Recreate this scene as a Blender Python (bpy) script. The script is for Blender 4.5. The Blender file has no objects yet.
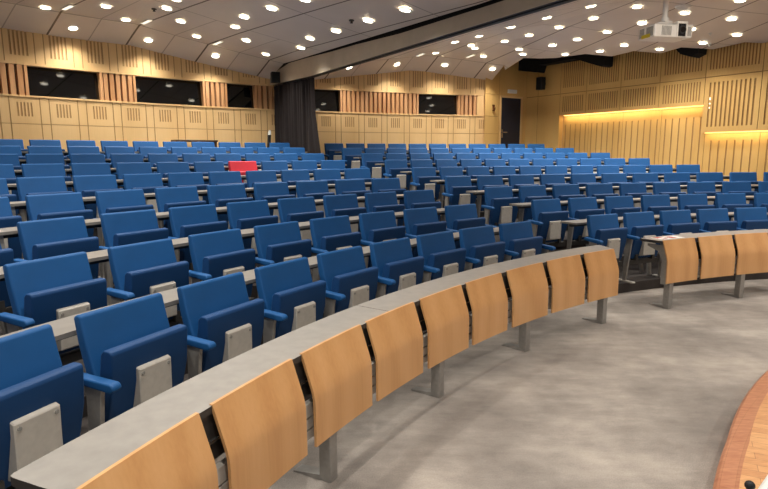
import bpy, bmesh, math, random
from mathutils import Vector, Matrix
random.seed(7)
col = bpy.context.scene.collection
PI = math.pi

# ------------------------------------------------------------------ hall layout (metres)
CX, CY = 6.688, -1.154            # centre of the concentric rows
ROWR = [8.8728 + .84571*i + .009539*i*i for i in range(9)]
BACKTOP = [.92862 + .129306*i - .00087*i*i for i in range(9)]
TIER = [z - .836 for z in BACKTOP]
TL_ = [-0.908,-0.894,-0.86,-0.83,-0.81,-0.788,-0.768,-0.752,-0.736]
TR_ = [-0.365,-0.311,-0.278,-0.277,-0.298,-0.317,-0.33,-0.342,-0.35]
PL_ = [0.613,0.646,0.631,0.624,0.559,0.555,0.555,0.554,0.559]
PR_ = [0.613,0.65,0.635,0.627,0.562,0.552,0.55,0.544,0.545]
NL_ = [8,8,8,8,9,9,9,9,9]
NR_ = [5,7,9,10,11,11,11,11,11]
WALLR = 17.15
C0 = Vector((4.02, 16.28))        # back corner by the door
WA = math.radians(33)
V = Vector((-math.sin(WA), math.cos(WA)))     # along the side wall, away
NRM = Vector((-V.y, V.x))                     # into the room
D = NRM                                        # door wall runs this way from the corner

def pol(R, th, z=0.0):
    return Vector((CX + R*math.sin(th), CY + R*math.cos(th), z))
BM = Vector((.422, 8.517)); BD = Vector((-.5069, .862)); BN = Vector((BD.y, -BD.x))   # near face of the ceiling beam
BB = Vector((-1.47, 11.74)); BW = Vector((-2.56, 13.2))                                     # where it bends, where it meets the wall
def aisle_d(R, th):
    return (Vector((CX + R*math.sin(th), CY + R*math.cos(th))) - BM).dot(BN) - .15
def th_at(R, val):
    a, b = -1.5, .2
    for _ in range(40):
        c = (a+b)/2
        if aisle_d(R, c) < val: a = c
        else: b = c
    return a
def zceil(R, th):
    d = abs(aisle_d(R, th))
    slope = (3.995 - min(3.56, max(3.40, 3.41 + .03*(R - 10))))/3.1
    dwall = (Vector((CX + R*math.sin(th), CY + R*math.cos(th))) - C0).dot(NRM)
    return min(4.03 - max(0, 3.3 - d)*slope, 4.03 - max(0, 3.2 - dwall)*.09) - max(0, R - 16.4)*.34

# ------------------------------------------------------------------ materials
def lin(c):
    return tuple(((v/255)/12.92 if v/255 <= .04045 else ((v/255 + .055)/1.055)**2.4) for v in c) + (1,)
class NT:
    def __init__(s, name):
        m = bpy.data.materials.new(name); m.use_nodes = True
        s.m = m; s.t = m.node_tree; s.n = s.t.nodes; s.l = s.t.links
        s.b = s.n['Principled BSDF']
    def node(s, typ, **kw):
        n = s.n.new(typ)
        for k, v in kw.items(): setattr(n, k, v)
        return n
    def link(s, a, b): s.l.new(a, b)
    def math(s, op, a, b=None, c=None):
        n = s.node('ShaderNodeMath', operation=op)
        for i, v in enumerate((a, b, c)):
            if v is None: continue
            if isinstance(v, (int, float)): n.inputs[i].default_value = v
            else: s.link(v, n.inputs[i])
        return n.outputs[0]
    def coords(s, kind='Object', scale=(1, 1, 1)):
        t = s.node('ShaderNodeTexCoord'); mp = s.node('ShaderNodeMapping')
        mp.inputs['Scale'].default_value = scale
        s.link(t.outputs[kind], mp.inputs['Vector']); return mp.outputs[0]
    def noise(s, vec, scale, detail=4, rough=.55):
        n = s.node('ShaderNodeTexNoise'); n.inputs['Scale'].default_value = scale
        n.inputs['Detail'].default_value = detail; n.inputs['Roughness'].default_value = rough
        s.link(vec, n.inputs['Vector']); return n.outputs['Fac']
    def ramp(s, fac, stops):
        r = s.node('ShaderNodeValToRGB'); e = r.color_ramp.elements
        e[0].position, e[0].color = stops[0][0], lin(stops[0][1])
        e[1].position, e[1].color = stops[-1][0], lin(stops[-1][1])
        for p, c in stops[1:-1]:
            x = e.new(p); x.color = lin(c)
        s.link(fac, r.inputs[0]); return r.outputs[0]
    def mix(s, fac, a, b, blend='MIX'):
        n = s.node('ShaderNodeMix', data_type='RGBA', blend_type=blend)
        for sock, v in ((n.inputs[0], fac), (n.inputs[6], a), (n.inputs[7], b)):
            if isinstance(v, (int, float)): sock.default_value = v
            elif isinstance(v, tuple): sock.default_value = v
            else: s.link(v, sock)
        return n.outputs[2]
    def bump(s, h, strength=.2, dist=.01):
        n = s.node('ShaderNodeBump'); n.inputs['Strength'].default_value = strength
        n.inputs['Distance'].default_value = dist
        s.link(h, n.inputs['Height']); s.link(n.outputs[0], s.b.inputs['Normal'])
    def set(s, color=None, rough=.5, metal=0, spec=None):
        if color is not None:
            if isinstance(color, tuple): s.b.inputs['Base Color'].default_value = color
            else: s.link(color, s.b.inputs['Base Color'])
        s.b.inputs['Roughness'].default_value = rough
        s.b.inputs['Metallic'].default_value = metal
        if spec is not None: s.b.inputs['Specular IOR Level'].default_value = spec
        return s.m

def mat_plain(name, c, rough=.5, metal=0, var=.06, scale=30, spec=None):
    t = NT(name)
    v = t.coords()
    f = t.noise(v, scale)
    lo = tuple(max(0, x*(1-var)) for x in c); hi = tuple(min(255, x*(1+var)) for x in c)
    return t.set(t.ramp(f, [(.3, lo), (.7, hi)]), rough, metal, spec)

def mat_fabric(name, c):
    t = NT(name); v = t.coords()
    f = t.noise(v, 3.5, 3)
    f2 = t.noise(v, 420, 2)
    colr = t.ramp(f, [(.3, tuple(x*.94 for x in c)), (.7, tuple(min(255, x*1.05) for x in c))])
    m = t.set(colr, .62, 0, .35)
    t.b.inputs['Sheen Weight'].default_value = .1
    t.b.inputs['Sheen Roughness'].default_value = .4
    t.b.inputs['Sheen Tint'].default_value = lin((120, 170, 230)) if c[2] > c[0] else lin((255, 170, 170))
    t.bump(f2, .12, .002)
    return m

def mat_wood(name, a, b, c, scale=(1, 1, 1), rough=.4, rings=6., spec=.4):
    t = NT(name); v = t.coords('Object', scale)
    n1 = t.noise(v, 2.2, 5, .6)
    w = t.node('ShaderNodeTexWave', wave_type='RINGS', rings_direction='Y')
    w.inputs['Scale'].default_value = rings; w.inputs['Distortion'].default_value = 5
    w.inputs['Detail'].default_value = 2.5; w.inputs['Detail Scale'].default_value = 1.2
    t.link(v, w.inputs['Vector'])
    mg = t.node('ShaderNodeMapping'); mg.inputs['Scale'].default_value = (70, 70, 2.5)
    t.link(t.coords(), mg.inputs['Vector'])
    fine = t.noise(mg.outputs[0], 1.0, 4, .6)
    f = t.math('ADD', t.math('MULTIPLY', n1, .45), t.math('MULTIPLY', w.outputs['Fac'], .2))
    f = t.math('ADD', f, t.math('MULTIPLY', fine, .35))
    return t.set(t.ramp(f, [(.3, a), (.5, b), (.8, c)]), rough, 0, spec)

M = {}
M['blue'] = mat_fabric('seat_fabric_blue', (18, 80, 136))
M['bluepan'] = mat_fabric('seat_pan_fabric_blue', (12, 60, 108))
M['red'] = mat_fabric('seat_fabric_red', (205, 52, 66))
M['navy'] = mat_plain('dark_navy_panel', (16, 34, 66), .5, var=.1)
M['plate'] = mat_plain('pale_grey_metal', (194, 188, 178), .42, 0, .03)
M['grey'] = mat_plain('grey_powder_coat', (152, 148, 142), .38, .3, .04)
M['darkgrey'] = mat_plain('dark_grey_metal', (66, 64, 62), .45, .3, .05)
M['desk'] = mat_plain('grey_desk_laminate', (152, 147, 140), .36, 0, .04, 14)
M['rowdesk'] = mat_plain('row_desk_laminate', (136, 130, 122), .4, 0, .04, 14)
M['edge'] = mat_plain('dark_desk_edge', (58, 54, 51), .5, 0, .05)
M['ply'] = mat_wood('bent_plywood', (206, 152, 98), (217, 165, 110), (227, 178, 124), (1.0, 1.0, .25), .33, 1.6)
M['maple'] = mat_wood('maple_wall_panel', (213, 174, 119), (221, 184, 129), (229, 194, 141), (1, 1, .12), .42, .5)
M['maple2'] = mat_wood('side_wall_veneer', (202, 160, 94), (211, 170, 103), (220, 181, 114), (1, 1, .12), .42, .5)
M['fin'] = mat_wood('timber_fin', (186, 134, 88), (201, 150, 103), (214, 166, 120), (1, 1, .2), .45, 1.)
M['groove'] = mat_plain('groove_shadow_felt', (172, 134, 86), .8, 0, .05)
M['groove2'] = mat_plain('dark_groove_felt', (146, 108, 60), .8, 0, .05)
M['recess'] = mat_plain('louvre_backing', (110, 70, 42), .8, 0, .05)
M['black'] = mat_plain('matt_black', (16, 16, 17), .6, 0, .1)
M['void'] = mat_plain('plenum_black', (10, 9, 9), .95, 0, .1)
M['curtain'] = mat_plain('brown_black_curtain', (34, 26, 25), .9, 0, .1)
M['beam'] = mat_plain('beige_plaster', (178, 166, 148), .6, 0, .03, 4)
M['white'] = mat_plain('white_plastic', (228, 226, 220), .4, 0, .02)
M['cream'] = mat_plain('projector_white', (244, 242, 234), .4, 0, .02)
M['vent'] = mat_plain('vent_grey', (150, 148, 142), .6, 0, .05)
M['yellow'] = mat_plain('yellow_sticker', (222, 200, 40), .5, 0, .03)
M['door'] = mat_plain('navy_door', (22, 30, 48), .45, 0, .05, 6)
M['chrome'] = mat_plain('brushed_steel', (190, 188, 184), .25, .9, .03)
M['paper'] = mat_plain('white_paper', (236, 232, 226), .7, 0, .02)
M['print'] = mat_plain('red_print', (176, 62, 56), .7, 0, .05)
M['screen'] = mat_plain('dark_blue_display', (32, 44, 84), .15, 0, .1)
M['bronze'] = mat_plain('bronze', (110, 66, 34), .4, .4, .05)
M['darkwood'] = mat_wood('dark_wood', (58, 40, 28), (72, 52, 36), (88, 64, 44), (1, 1, 1), .5, 2.)

def mat_emit(name, c, s):
    t = NT(name); t.set(lin(c), .5)
    t.b.inputs['Emission Color'].default_value = lin(c)
    t.b.inputs['Emission Strength'].default_value = s
    return t.m
M['lamp'] = mat_emit('downlight_glow', (255, 246, 226), 9)
M['led'] = mat_emit('warm_led', (255, 214, 124), 2.6)
M['dot'] = mat_emit('indicator_and_glint_glow', (255, 246, 224), 1.2)  # sensor dots, and the glow of the imitated ceiling reflections

def mat_carpet(name, lo, mid, hi, blotch=.55):
    t = NT(name); v = t.coords()
    big = t.noise(v, 1.1, 6, .62)
    mp2 = t.node('ShaderNodeMapping'); mp2.inputs['Rotation'].default_value = (0, 0, .5); mp2.inputs['Scale'].default_value = (1.6, 5.5, 1)
    t.link(v, mp2.inputs['Vector'])
    brush = t.noise(mp2.outputs[0], 1.5, 8, .72)
    fine = t.noise(v, 160, 3)
    f = t.math('ADD', t.math('MULTIPLY', big, blotch), t.math('MULTIPLY', brush, .75 - blotch))
    f = t.math('ADD', f, t.math('MULTIPLY', fine, .25))
    m = t.set(t.ramp(f, [(.38, lo), (.5, mid), (.64, hi)]), .95, 0, .1)
    t.bump(fine, .5, .004)
    return m
M['carpet'] = mat_carpet('taupe_carpet', (122, 115, 109), (150, 142, 134), (188, 178, 167))
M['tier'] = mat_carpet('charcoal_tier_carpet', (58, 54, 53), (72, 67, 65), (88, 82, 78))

def mat_ceiling():
    t = NT('taupe_ceiling_panels')
    g = t.node('ShaderNodeNewGeometry')
    sx = t.node('ShaderNodeSeparateXYZ'); t.link(g.outputs['Position'], sx.inputs[0])
    x = t.math('SUBTRACT', sx.outputs[0], CX); y = t.math('SUBTRACT', sx.outputs[1], CY)
    R = t.math('SQRT', t.math('ADD', t.math('MULTIPLY', x, x), t.math('MULTIPLY', y, y)))
    th = t.math('ARCTAN2', x, y)
    def line(val, period, off, half):
        q = t.math('DIVIDE', t.math('SUBTRACT', val, off), period)
        fr = t.math('ABSOLUTE', t.math('SUBTRACT', q, t.math('ROUND', q)))
        return t.math('LESS_THAN', t.math('MULTIPLY', fr, period), half)
    lr = line(R, 1.86, 16.4, .011)
    dd = t.math('ADD', t.math('MULTIPLY', t.math('SUBTRACT', sx.outputs[0], BM.x), BN.x), t.math('MULTIPLY', t.math('SUBTRACT', sx.outputs[1], BM.y), BN.y))
    right = t.math('GREATER_THAN', dd, 0)
    tho = t.math('ADD', th, t.math('MULTIPLY', right, -.018))
    a = line(tho, .08, -.83, .0010)
    a2 = t.math('MULTIPLY', t.math('MULTIPLY', line(tho, .08, -.79, .0006), t.math('GREATER_THAN', R, 14.54)), .5)
    fac = t.math('MAXIMUM', t.math('MULTIPLY', lr, .6), t.math('MAXIMUM', a, a2))
    v = t.coords()
    n = t.noise(v, 1.2, 3)
    base = t.ramp(n, [(.3, (216, 208, 202)), (.7, (224, 216, 209))])
    c = t.mix(fac, base, lin((92, 80, 70)))
    m = t.set(c, .42, 0, .45)
    return m
M['ceiling'] = mat_ceiling()

def mat_parquet():
    t = NT('stage_parquet')
    g = t.node('ShaderNodeNewGeometry')
    sx = t.node('ShaderNodeSeparateXYZ'); t.link(g.outputs['Position'], sx.inputs[0])
    x = t.math('SUBTRACT', sx.outputs[0], CX); y = t.math('SUBTRACT', sx.outputs[1], CY)
    R = t.math('SQRT', t.math('ADD', t.math('MULTIPLY', x, x), t.math('MULTIPLY', y, y)))
    th = t.math('ARCTAN2', x, y)
    br = t.node('ShaderNodeTexBrick'); br.inputs['Scale'].default_value = 1
    br.inputs['Mortar Size'].default_value = .0012; br.inputs['Brick Width'].default_value = .42
    br.inputs['Row Height'].default_value = .065
    br.inputs['Color1'].default_value = lin((198, 136, 90)); br.inputs['Color2'].default_value = lin((224, 170, 118))
    br.inputs['Mortar'].default_value = lin((140, 88, 56)); br.inputs['Bias'].default_value = 0
    rot = t.node('ShaderNodeMapping'); rot.inputs['Rotation'].default_value = (0, 0, math.radians(28))
    t.link(g.outputs['Position'], rot.inputs['Vector']); t.link(rot.outputs[0], br.inputs['Vector'])
    cmb = t.node('ShaderNodeCombineXYZ'); t.link(t.math('MULTIPLY', th, 6.2), cmb.inputs[0]); t.link(R, cmb.inputs[1])
    b2 = t.node('ShaderNodeTexBrick'); b2.inputs['Scale'].default_value = 1
    b2.inputs['Mortar Size'].default_value = .0012; b2.inputs['Brick Width'].default_value = .5
    b2.inputs['Row Height'].default_value = .06
    b2.inputs['Color1'].default_value = lin((168, 104, 78)); b2.inputs['Color2'].default_value = lin((184, 120, 92))
    b2.inputs['Mortar'].default_value = lin((150, 92, 64))
    t.link(cmb.outputs[0], b2.inputs['Vector'])
    wid = t.math('MINIMUM', t.math('MAXIMUM', t.math('MULTIPLY', t.math('ADD', th, .88), .4), 0), .1)
    edge = t.math('GREATER_THAN', t.math('SUBTRACT', R, wid), 6.165)
    c = t.mix(edge, br.outputs['Color'], b2.outputs['Color'])
    gr = t.noise(t.coords('Object', (3, 14, 1)), 5, 4)
    c = t.mix(.25, c, t.ramp(gr, [(.3, (150, 100, 66)), (.7, (236, 190, 140))]))
    return t.set(c, .38, 0, .4)
M['parquet'] = mat_parquet()

def mat_glass():
    t = NT('dark_booth_glass')
    return t.set(lin((9, 9, 8)), .04, 0, .6)
M['glass'] = mat_glass()

# ------------------------------------------------------------------ mesh helpers
def mesh_from(bm, name, mats, smooth=False):
    me = bpy.data.meshes.new(name)
    bmesh.ops.recalc_face_normals(bm, faces=bm.faces[:])
    bm.to_mesh(me); bm.free()
    for m in (mats if isinstance(mats, (list, tuple)) else [mats]): me.materials.append(M[m])
    if smooth: weighted(me)
    return me
def weighted(me):
    acc = [Vector((0, 0, 0)) for _ in me.vertices]
    for p in me.polygons:
        p.use_smooth = True
        for v in p.vertices: acc[v] += p.normal*p.area
    me.normals_split_custom_set_from_vertices([tuple(a.normalized()) if a.length > 0 else (0, 0, 1) for a in acc])
def link(name, me, parent=None, kind=None):
    o = bpy.data.objects.new(name, me); col.objects.link(o)
    if parent is not None: o.parent = parent
    if kind: o['kind'] = kind
    return o
def thing(name, label, cat, loc=(0, 0, 0), rz=0, group=None, me=None):
    o = bpy.data.objects.new(name, me); col.objects.link(o)
    o.location = loc; o.rotation_euler = (0, 0, rz)
    o['label'] = label; o['category'] = cat
    if group: o['group'] = group
    return o

def hexa(bm, pts, mi=0, bevel=0, seg=2):
    """8 points: bottom ring (4, counter-clockwise) then top ring"""
    vs = [bm.verts.new(p) for p in pts]
    fs = [bm.faces.new([vs[i] for i in q]) for q in ((3,2,1,0),(4,5,6,7),(0,1,5,4),(1,2,6,5),(2,3,7,6),(3,0,4,7))]
    for f in fs: f.material_index = mi
    if bevel:
        es = list({e for f in fs for e in f.edges})
        r = bmesh.ops.bevel(bm, geom=es, offset=bevel, segments=seg, profile=.5, affect='EDGES', clamp_overlap=True)
        for f in r['faces']: f.material_index = mi
    return fs
def box(bm, x0, x1, y0, y1, z0, z1, mi=0, bevel=0, seg=2):
    return hexa(bm, [(x0,y0,z0),(x1,y0,z0),(x1,y1,z0),(x0,y1,z0),(x0,y0,z1),(x1,y0,z1),(x1,y1,z1),(x0,y1,z1)], mi, bevel, seg)
def extrude_profile(bm, prof, x0, x1, mi=0, bevel=0, seg=2):
    """profile of (y,z) extruded along x"""
    a = [bm.verts.new((x0, y, z)) for y, z in prof]; b = [bm.verts.new((x1, y, z)) for y, z in prof]
    n = len(prof)
    fs = [bm.faces.new(a[::-1]), bm.faces.new(b)]
    for i in range(n): fs.append(bm.faces.new([a[i], a[(i+1) % n], b[(i+1) % n], b[i]]))
    for f in fs: f.material_index = mi
    if bevel:
        bmesh.ops.recalc_face_normals(bm, faces=fs)
        es = [e for e in {e for f in fs for e in f.edges} if e.calc_face_angle(0) > .5]
        r = bmesh.ops.bevel(bm, geom=es, offset=bevel, segments=seg, profile=.5, affect='EDGES', clamp_overlap=True)
        for f in r['faces']: f.material_index = mi
def cyl(bm, c, r, z0, z1, n=16, mi=0, axis='z', r1=None):
    r1 = r if r1 is None else r1
    def P(a, rr, h):
        u, w = rr*math.cos(a), rr*math.sin(a)
        return {'z': (c[0]+u, c[1]+w, h), 'y': (c[0]+u, h, c[1]+w), 'x': (h, c[0]+u, c[1]+w)}[axis]
    a = [bm.verts.new(P(2*PI*i/n, r, z0)) for i in range(n)]; b = [bm.verts.new(P(2*PI*i/n, r1, z1)) for i in range(n)]
    fs = [bm.faces.new(a[::-1]), bm.faces.new(b)] + [bm.faces.new([a[i], a[(i+1) % n], b[(i+1) % n], b[i]]) for i in range(n)]
    for f in fs: f.material_index = mi
def arcbar(bm, prof, t0, t1, n, mi=0, caps=True, slant=None):
    """closed profile of (R,z) swept round the hall centre from angle t0 to t1"""
    rings = []
    for i in range(n+1):
        ring = []
        for R, z in prof:
            a, b = (t0, t1) if slant is None else (t0 + slant[0]*(R - prof[0][0]), t1 + slant[1]*(R - prof[0][0]))
            ring.append(bm.verts.new(pol(R, a + (b - a)*i/n, z)))
        rings.append(ring)
    k = len(prof); fs = []
    for i in range(n):
        for j in range(k):
            fs.append(bm.faces.new([rings[i][j], rings[i][(j+1) % k], rings[i+1][(j+1) % k], rings[i+1][j]]))
    if caps: fs += [bm.faces.new(rings[0][::-1]), bm.faces.new(rings[-1])]
    for f in fs: f.material_index = mi
    return fs
def wall_prism(bm, poly, d0, d1, mi=0):
    """polygon of (s,z) on the side wall, from depth d0 to d1 into the room"""
    def P(s, z, d): p = C0 + V*s + NRM*d; return (p.x, p.y, z)
    a = [bm.verts.new(P(s, z, d0)) for s, z in poly]; b = [bm.verts.new(P(s, z, d1)) for s, z in poly]
    n = len(poly)
    fs = [bm.faces.new(a[::-1]), bm.faces.new(b)] + [bm.faces.new([a[i], a[(i+1) % n], b[(i+1) % n], b[i]]) for i in range(n)]
    for f in fs: f.material_index = mi
def relief(bm, us, zs, point, holes, extra=()):
    """panelled surface; holes = (u0,u1,z0,z1,depth,material); point(u,z,depth) gives a position"""
    ub = sorted(set([round(u, 5) for u in us] + [round(v, 5) for h in holes for v in h[:2]]))
    zb = sorted(set([round(z, 5) for z in zs] + [round(v, 5) for h in holes for v in h[2:4]]))
    nu, nz = len(ub)-1, len(zb)-1
    dep = [[(0.0, 0)]*nz for _ in range(nu)]
    for h in holes:
        for i in range(nu):
            um = (ub[i]+ub[i+1])/2
            if not h[0] < um < h[1]: continue
            for j in range(nz):
                if h[2] < (zb[j]+zb[j+1])/2 < h[3]: dep[i][j] = (h[4], h[5])
    cache = {}
    def vert(u, z, d):
        k = (u, z, d)
        if k not in cache: cache[k] = bm.verts.new(point(u, z, d))
        return cache[k]
    def quad(q, mi):
        f = bm.faces.new(q); f.material_index = mi
    for i in range(nu):
        for j in range(nz):
            d, mi = dep[i][j]
            if d is None: continue
            quad([vert(ub[i], zb[j], d), vert(ub[i+1], zb[j], d), vert(ub[i+1], zb[j+1], d), vert(ub[i], zb[j+1], d)], mi)
            if i+1 < nu and dep[i+1][j][0] is not None and dep[i+1][j][0] != d:
                d2 = dep[i+1][j][0]
                quad([vert(ub[i+1], zb[j], d), vert(ub[i+1], zb[j], d2), vert(ub[i+1], zb[j+1], d2), vert(ub[i+1], zb[j+1], d)], max(mi, dep[i+1][j][1]))
            if j+1 < nz and dep[i][j+1][0] is not None and dep[i][j+1][0] != d:
                d2 = dep[i][j+1][0]
                quad([vert(ub[i], zb[j+1], d), vert(ub[i+1], zb[j+1], d), vert(ub[i+1], zb[j+1], d2), vert(ub[i], zb[j+1], d2)], max(mi, dep[i][j+1][1]))
def frange(a, b, n): return [a + (b-a)*i/n for i in range(n+1)]

# ------------------------------------------------------------------ camera
cam_d = bpy.data.cameras.new('camera'); cam = bpy.data.objects.new('camera', cam_d); col.objects.link(cam)
cam.location = (0, 0, 1.6465)
cam.matrix_world = Matrix.Translation((0, 0, 1.6465)) @ Matrix.Rotation(math.radians(90 - 9.1064), 4, 'X') @ Matrix.Rotation(math.radians(-.18168), 4, 'Z')
cam_d.sensor_width = 36; cam_d.lens = 560.968/768*36; cam_d.clip_end = 200; cam_d.clip_start = .05
bpy.context.scene.camera = cam
def project(p):
    q = cam_inv @ Vector(p)
    if q.z > -.05: return None
    return 384 + 560.968*q.x/-q.z, 244.5 - 560.968*q.y/-q.z
cam_inv = cam.matrix_world.inverted()

# ------------------------------------------------------------------ floor, tiers, stage
bm = bmesh.new()
vs = [bm.verts.new(p) for p in ((-9, -4, -.025), (16, -4, -.025), (16, 18, -.025), (-9, 18, -.025))]; bm.faces.new(vs)
link('floor', mesh_from(bm, 'floor', 'carpet'), None, 'structure')

def th_wall(R, inset=.02):
    """angle at which radius R meets the side wall (short of it by inset)"""
    best = .6
    th = -.6
    while th < .6:
        p = pol(R, th).xy - C0
        if p.dot(NRM) < inset: return th - .002
        th += .002
    return .6
def tier_front(k): return ROWR[k] - .20
edges = [tier_front(k) for k in range(9)] + [ROWR[8] + .28]
tops = TIER + [1.2]
for k in range(10):
    Ra = edges[k]; Rb = edges[k+1] if k < 9 else WALLR - .02
    z0 = -.025 if k == 0 else tops[k-1] - .02
    z1 = tops[k]
    bm = bmesh.new(); n = 48
    ta0, ta1 = -1.34, min(.42, th_wall(Ra)); tb1 = min(.42, th_wall(Rb))
    if k == 9: ta1 = -.235; tb1 = -.24
    rows = []
    for i in range(n+1):
        a = ta0 + (ta1-ta0)*i/n; b = ta0 + (tb1-ta0)*i/n
        rows.append([bm.verts.new(pol(Ra, a, z0)), bm.verts.new(pol(Ra, a, z1)), bm.verts.new(pol(Rb, b, z1)), bm.verts.new(pol(Rb, b, z0))])
    for i in range(n):
        for j in range(3): bm.faces.new([rows[i][j], rows[i+1][j], rows[i+1][j+1], rows[i][j+1]])
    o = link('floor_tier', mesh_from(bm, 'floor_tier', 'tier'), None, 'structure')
# landing by the door, outside the arc of the last tier
bm = bmesh.new()
e9 = edges[9]
pts = [pol(e9, -.24), pol(e9, th_wall(e9))]
q = C0 + NRM*.02; pts += [Vector((q.x, q.y, 0)), Vector(((C0 + D*1.5).x, (C0 + D*1.5).y, 0))]
lo = [bm.verts.new((p.x, p.y, tops[8]-.02)) for p in pts]; hi = [bm.verts.new((p.x, p.y, 1.2)) for p in pts]
bm.faces.new(hi); [bm.faces.new([lo[i], lo[(i+1) % 4], hi[(i+1) % 4], hi[i]]) for i in range(4)]
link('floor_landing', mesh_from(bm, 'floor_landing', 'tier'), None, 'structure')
# metal nosings along the steps of the aisle
for k in range(9):
    R = edges[k]; a0 = TR_[k] - (NR_[k]-1)/2*PR_[k]/ROWR[k]; b0 = TL_[k] + (NL_[k]-1)/2*PL_[k]/ROWR[k] + .5/ROWR[k]
    bm = bmesh.new()
    arcbar(bm, [(R-.008, tops[k]-.03), (R-.008, tops[k]+.006), (R+.035, tops[k]+.006), (R+.035, tops[k]-.03)], b0-.03, a0+.02, 8)
    link('trim_%d' % (k+1), mesh_from(bm, 'step_nosing', 'plate'), None, 'structure')

def SR(th): return 6.265 + min(.1, max(0, th + .88)*.4)
bm = bmesh.new(); n = 96
ring0 = [bm.verts.new(pol(SR(-1.75 + 2.6*i/n), -1.75 + 2.6*i/n, -.025)) for i in range(n+1)]
ring1 = [bm.verts.new(pol(SR(-1.75 + 2.6*i/n), -1.75 + 2.6*i/n, .115)) for i in range(n+1)]
ring2 = [bm.verts.new(pol(SR(-1.75 + 2.6*i/n)-.015, -1.75 + 2.6*i/n, .13)) for i in range(n+1)]
ring3 = [bm.verts.new(pol(1.5, -1.75 + 2.6*i/n, .13)) for i in range(n+1)]
for i in range(n):
    for a, b in ((ring0, ring1), (ring1, ring2), (ring2, ring3)): bm.faces.new([a[i], a[i+1], b[i+1], b[i]])
link('floor_stage', mesh_from(bm, 'floor_stage', 'parquet'), None, 'structure')

# ------------------------------------------------------------------ back wall (curved)
TH0, TH1 = -1.30, -.231
def wp(R0):
    return lambda u, z, d: tuple(pol(R0 + d, u, z))
PER, BASE = .0366, -.843
joints = []
k = math.floor((TH0 - BASE)/PER)
while BASE + k*PER < TH1:
    joints.append((BASE + k*PER, BASE + k*PER + .0088)); k += 1
us = frange(TH0, TH1, 70)
def in_wall(a, b): return a > TH0 and b < TH1
# lower bands
h = []
jw = .0005
for a, b in joints:
    for t in (a, b):
        if in_wall(t-jw, t+jw): h.append((t-jw, t+jw, 1.15, 2.655, .008, 1))
    w0, w1 = b, a + PER                         # wide panel
    cw = (w1-w0)*.56; c0 = (w0+w1)/2 - cw/2
    for i in range(5):
        g0 = c0 + cw*(i+.15)/5; g1 = c0 + cw*(i+.62)/5
        if in_wall(g0, g1): h.append((g0, g1, 2.33, 2.57, .012, 1))
h.append((TH0, TH1, 2.195, 2.207, .008, 1))
bm = bmesh.new(); relief(bm, us, [1.1, 2.66], wp(WALLR), h)
wl = link('wall_back', mesh_from(bm, 'wall_back', ['maple', 'groove']), None, 'structure')
# upper band
h = []
for a, b in joints:
    for t in (a, b):
        if in_wall(t-jw, t+jw): h.append((t-jw, t+jw, 3.245, 4.2, .008, 1))
    w0, w1 = b, a + PER
    cw = (w1-w0)*.66; c0 = (w0+w1)/2 - cw/2
    for i in range(5):
        g0 = c0 + cw*(i+.15)/5; g1 = c0 + cw*(i+.62)/5
        if in_wall(g0, g1): h.append((g0, g1, 3.36, 4.2, .012, 1))
bm = bmesh.new(); relief(bm, us, [3.24, 4.3], wp(WALLR), h)
link('wall_back_upper', mesh_from(bm, 'wall_back_upper', ['maple', 'groove']), None, 'structure')
# ledge below and head above the window band
bm = bmesh.new()
arcbar(bm, [(WALLR-.018, 2.66), (WALLR-.018, 2.69), (WALLR+.40, 2.69), (WALLR+.40, 2.66)], TH0, TH1, 60)
link('trim_10', mesh_from(bm, 'window_band_ledge', 'maple'), None, 'structure')
bm = bmesh.new()
arcbar(bm, [(WALLR-.015, 3.205), (WALLR-.015, 3.245), (WALLR+.40, 3.245), (WALLR+.40, 3.205)], TH0, TH1, 60)
link('trim_11', mesh_from(bm, 'window_band_head', 'maple'), None, 'structure')
bm = bmesh.new()
arcbar(bm, [(WALLR+.40, 2.6), (WALLR+.40, 3.3), (WALLR+.44, 3.3), (WALLR+.44, 2.6)], TH0, TH1, 60)
link('wall_back_recess', mesh_from(bm, 'wall_back_recess', 'recess'), None, 'structure')
# louvred stretches: vertical timber fins with a backing of their own
louvres = [(-.965, -.8545), (-.7785, -.7455), (-.660, -.634), (-.591, -.5685), (-.466, -.3465), (-.2745, -.246)]
t_no = 12
for a, b in louvres:
    bm = bmesh.new()
    n = max(3, round((b-a)/.0072))
    st = (b-a)/n
    for i in range(n):
        t = a + st*(i+.5)
        arcbar(bm, [(WALLR+.0, 2.69), (WALLR+.0, 3.21), (WALLR+.08, 3.21), (WALLR+.08, 2.69)], t-st*.32, t+st*.32, 1)
    arcbar(bm, [(WALLR+.09, 2.69), (WALLR+.09, 3.21), (WALLR+.11, 3.21), (WALLR+.11, 2.69)], a, b, max(2, n//3), 1)
    link('trim_%d' % t_no, mesh_from(bm, 'timber_fins', ['fin', 'recess']), None, 'structure'); t_no += 1
bm = bmesh.new()
arcbar(bm, [(WALLR, 2.69), (WALLR, 3.21), (WALLR+.3, 3.21), (WALLR+.3, 2.69)], -.246, -.2312, 1)
link('trim_%d' % t_no, mesh_from(bm, 'end_pillar', 'maple'), None, 'structure'); t_no += 1
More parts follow.
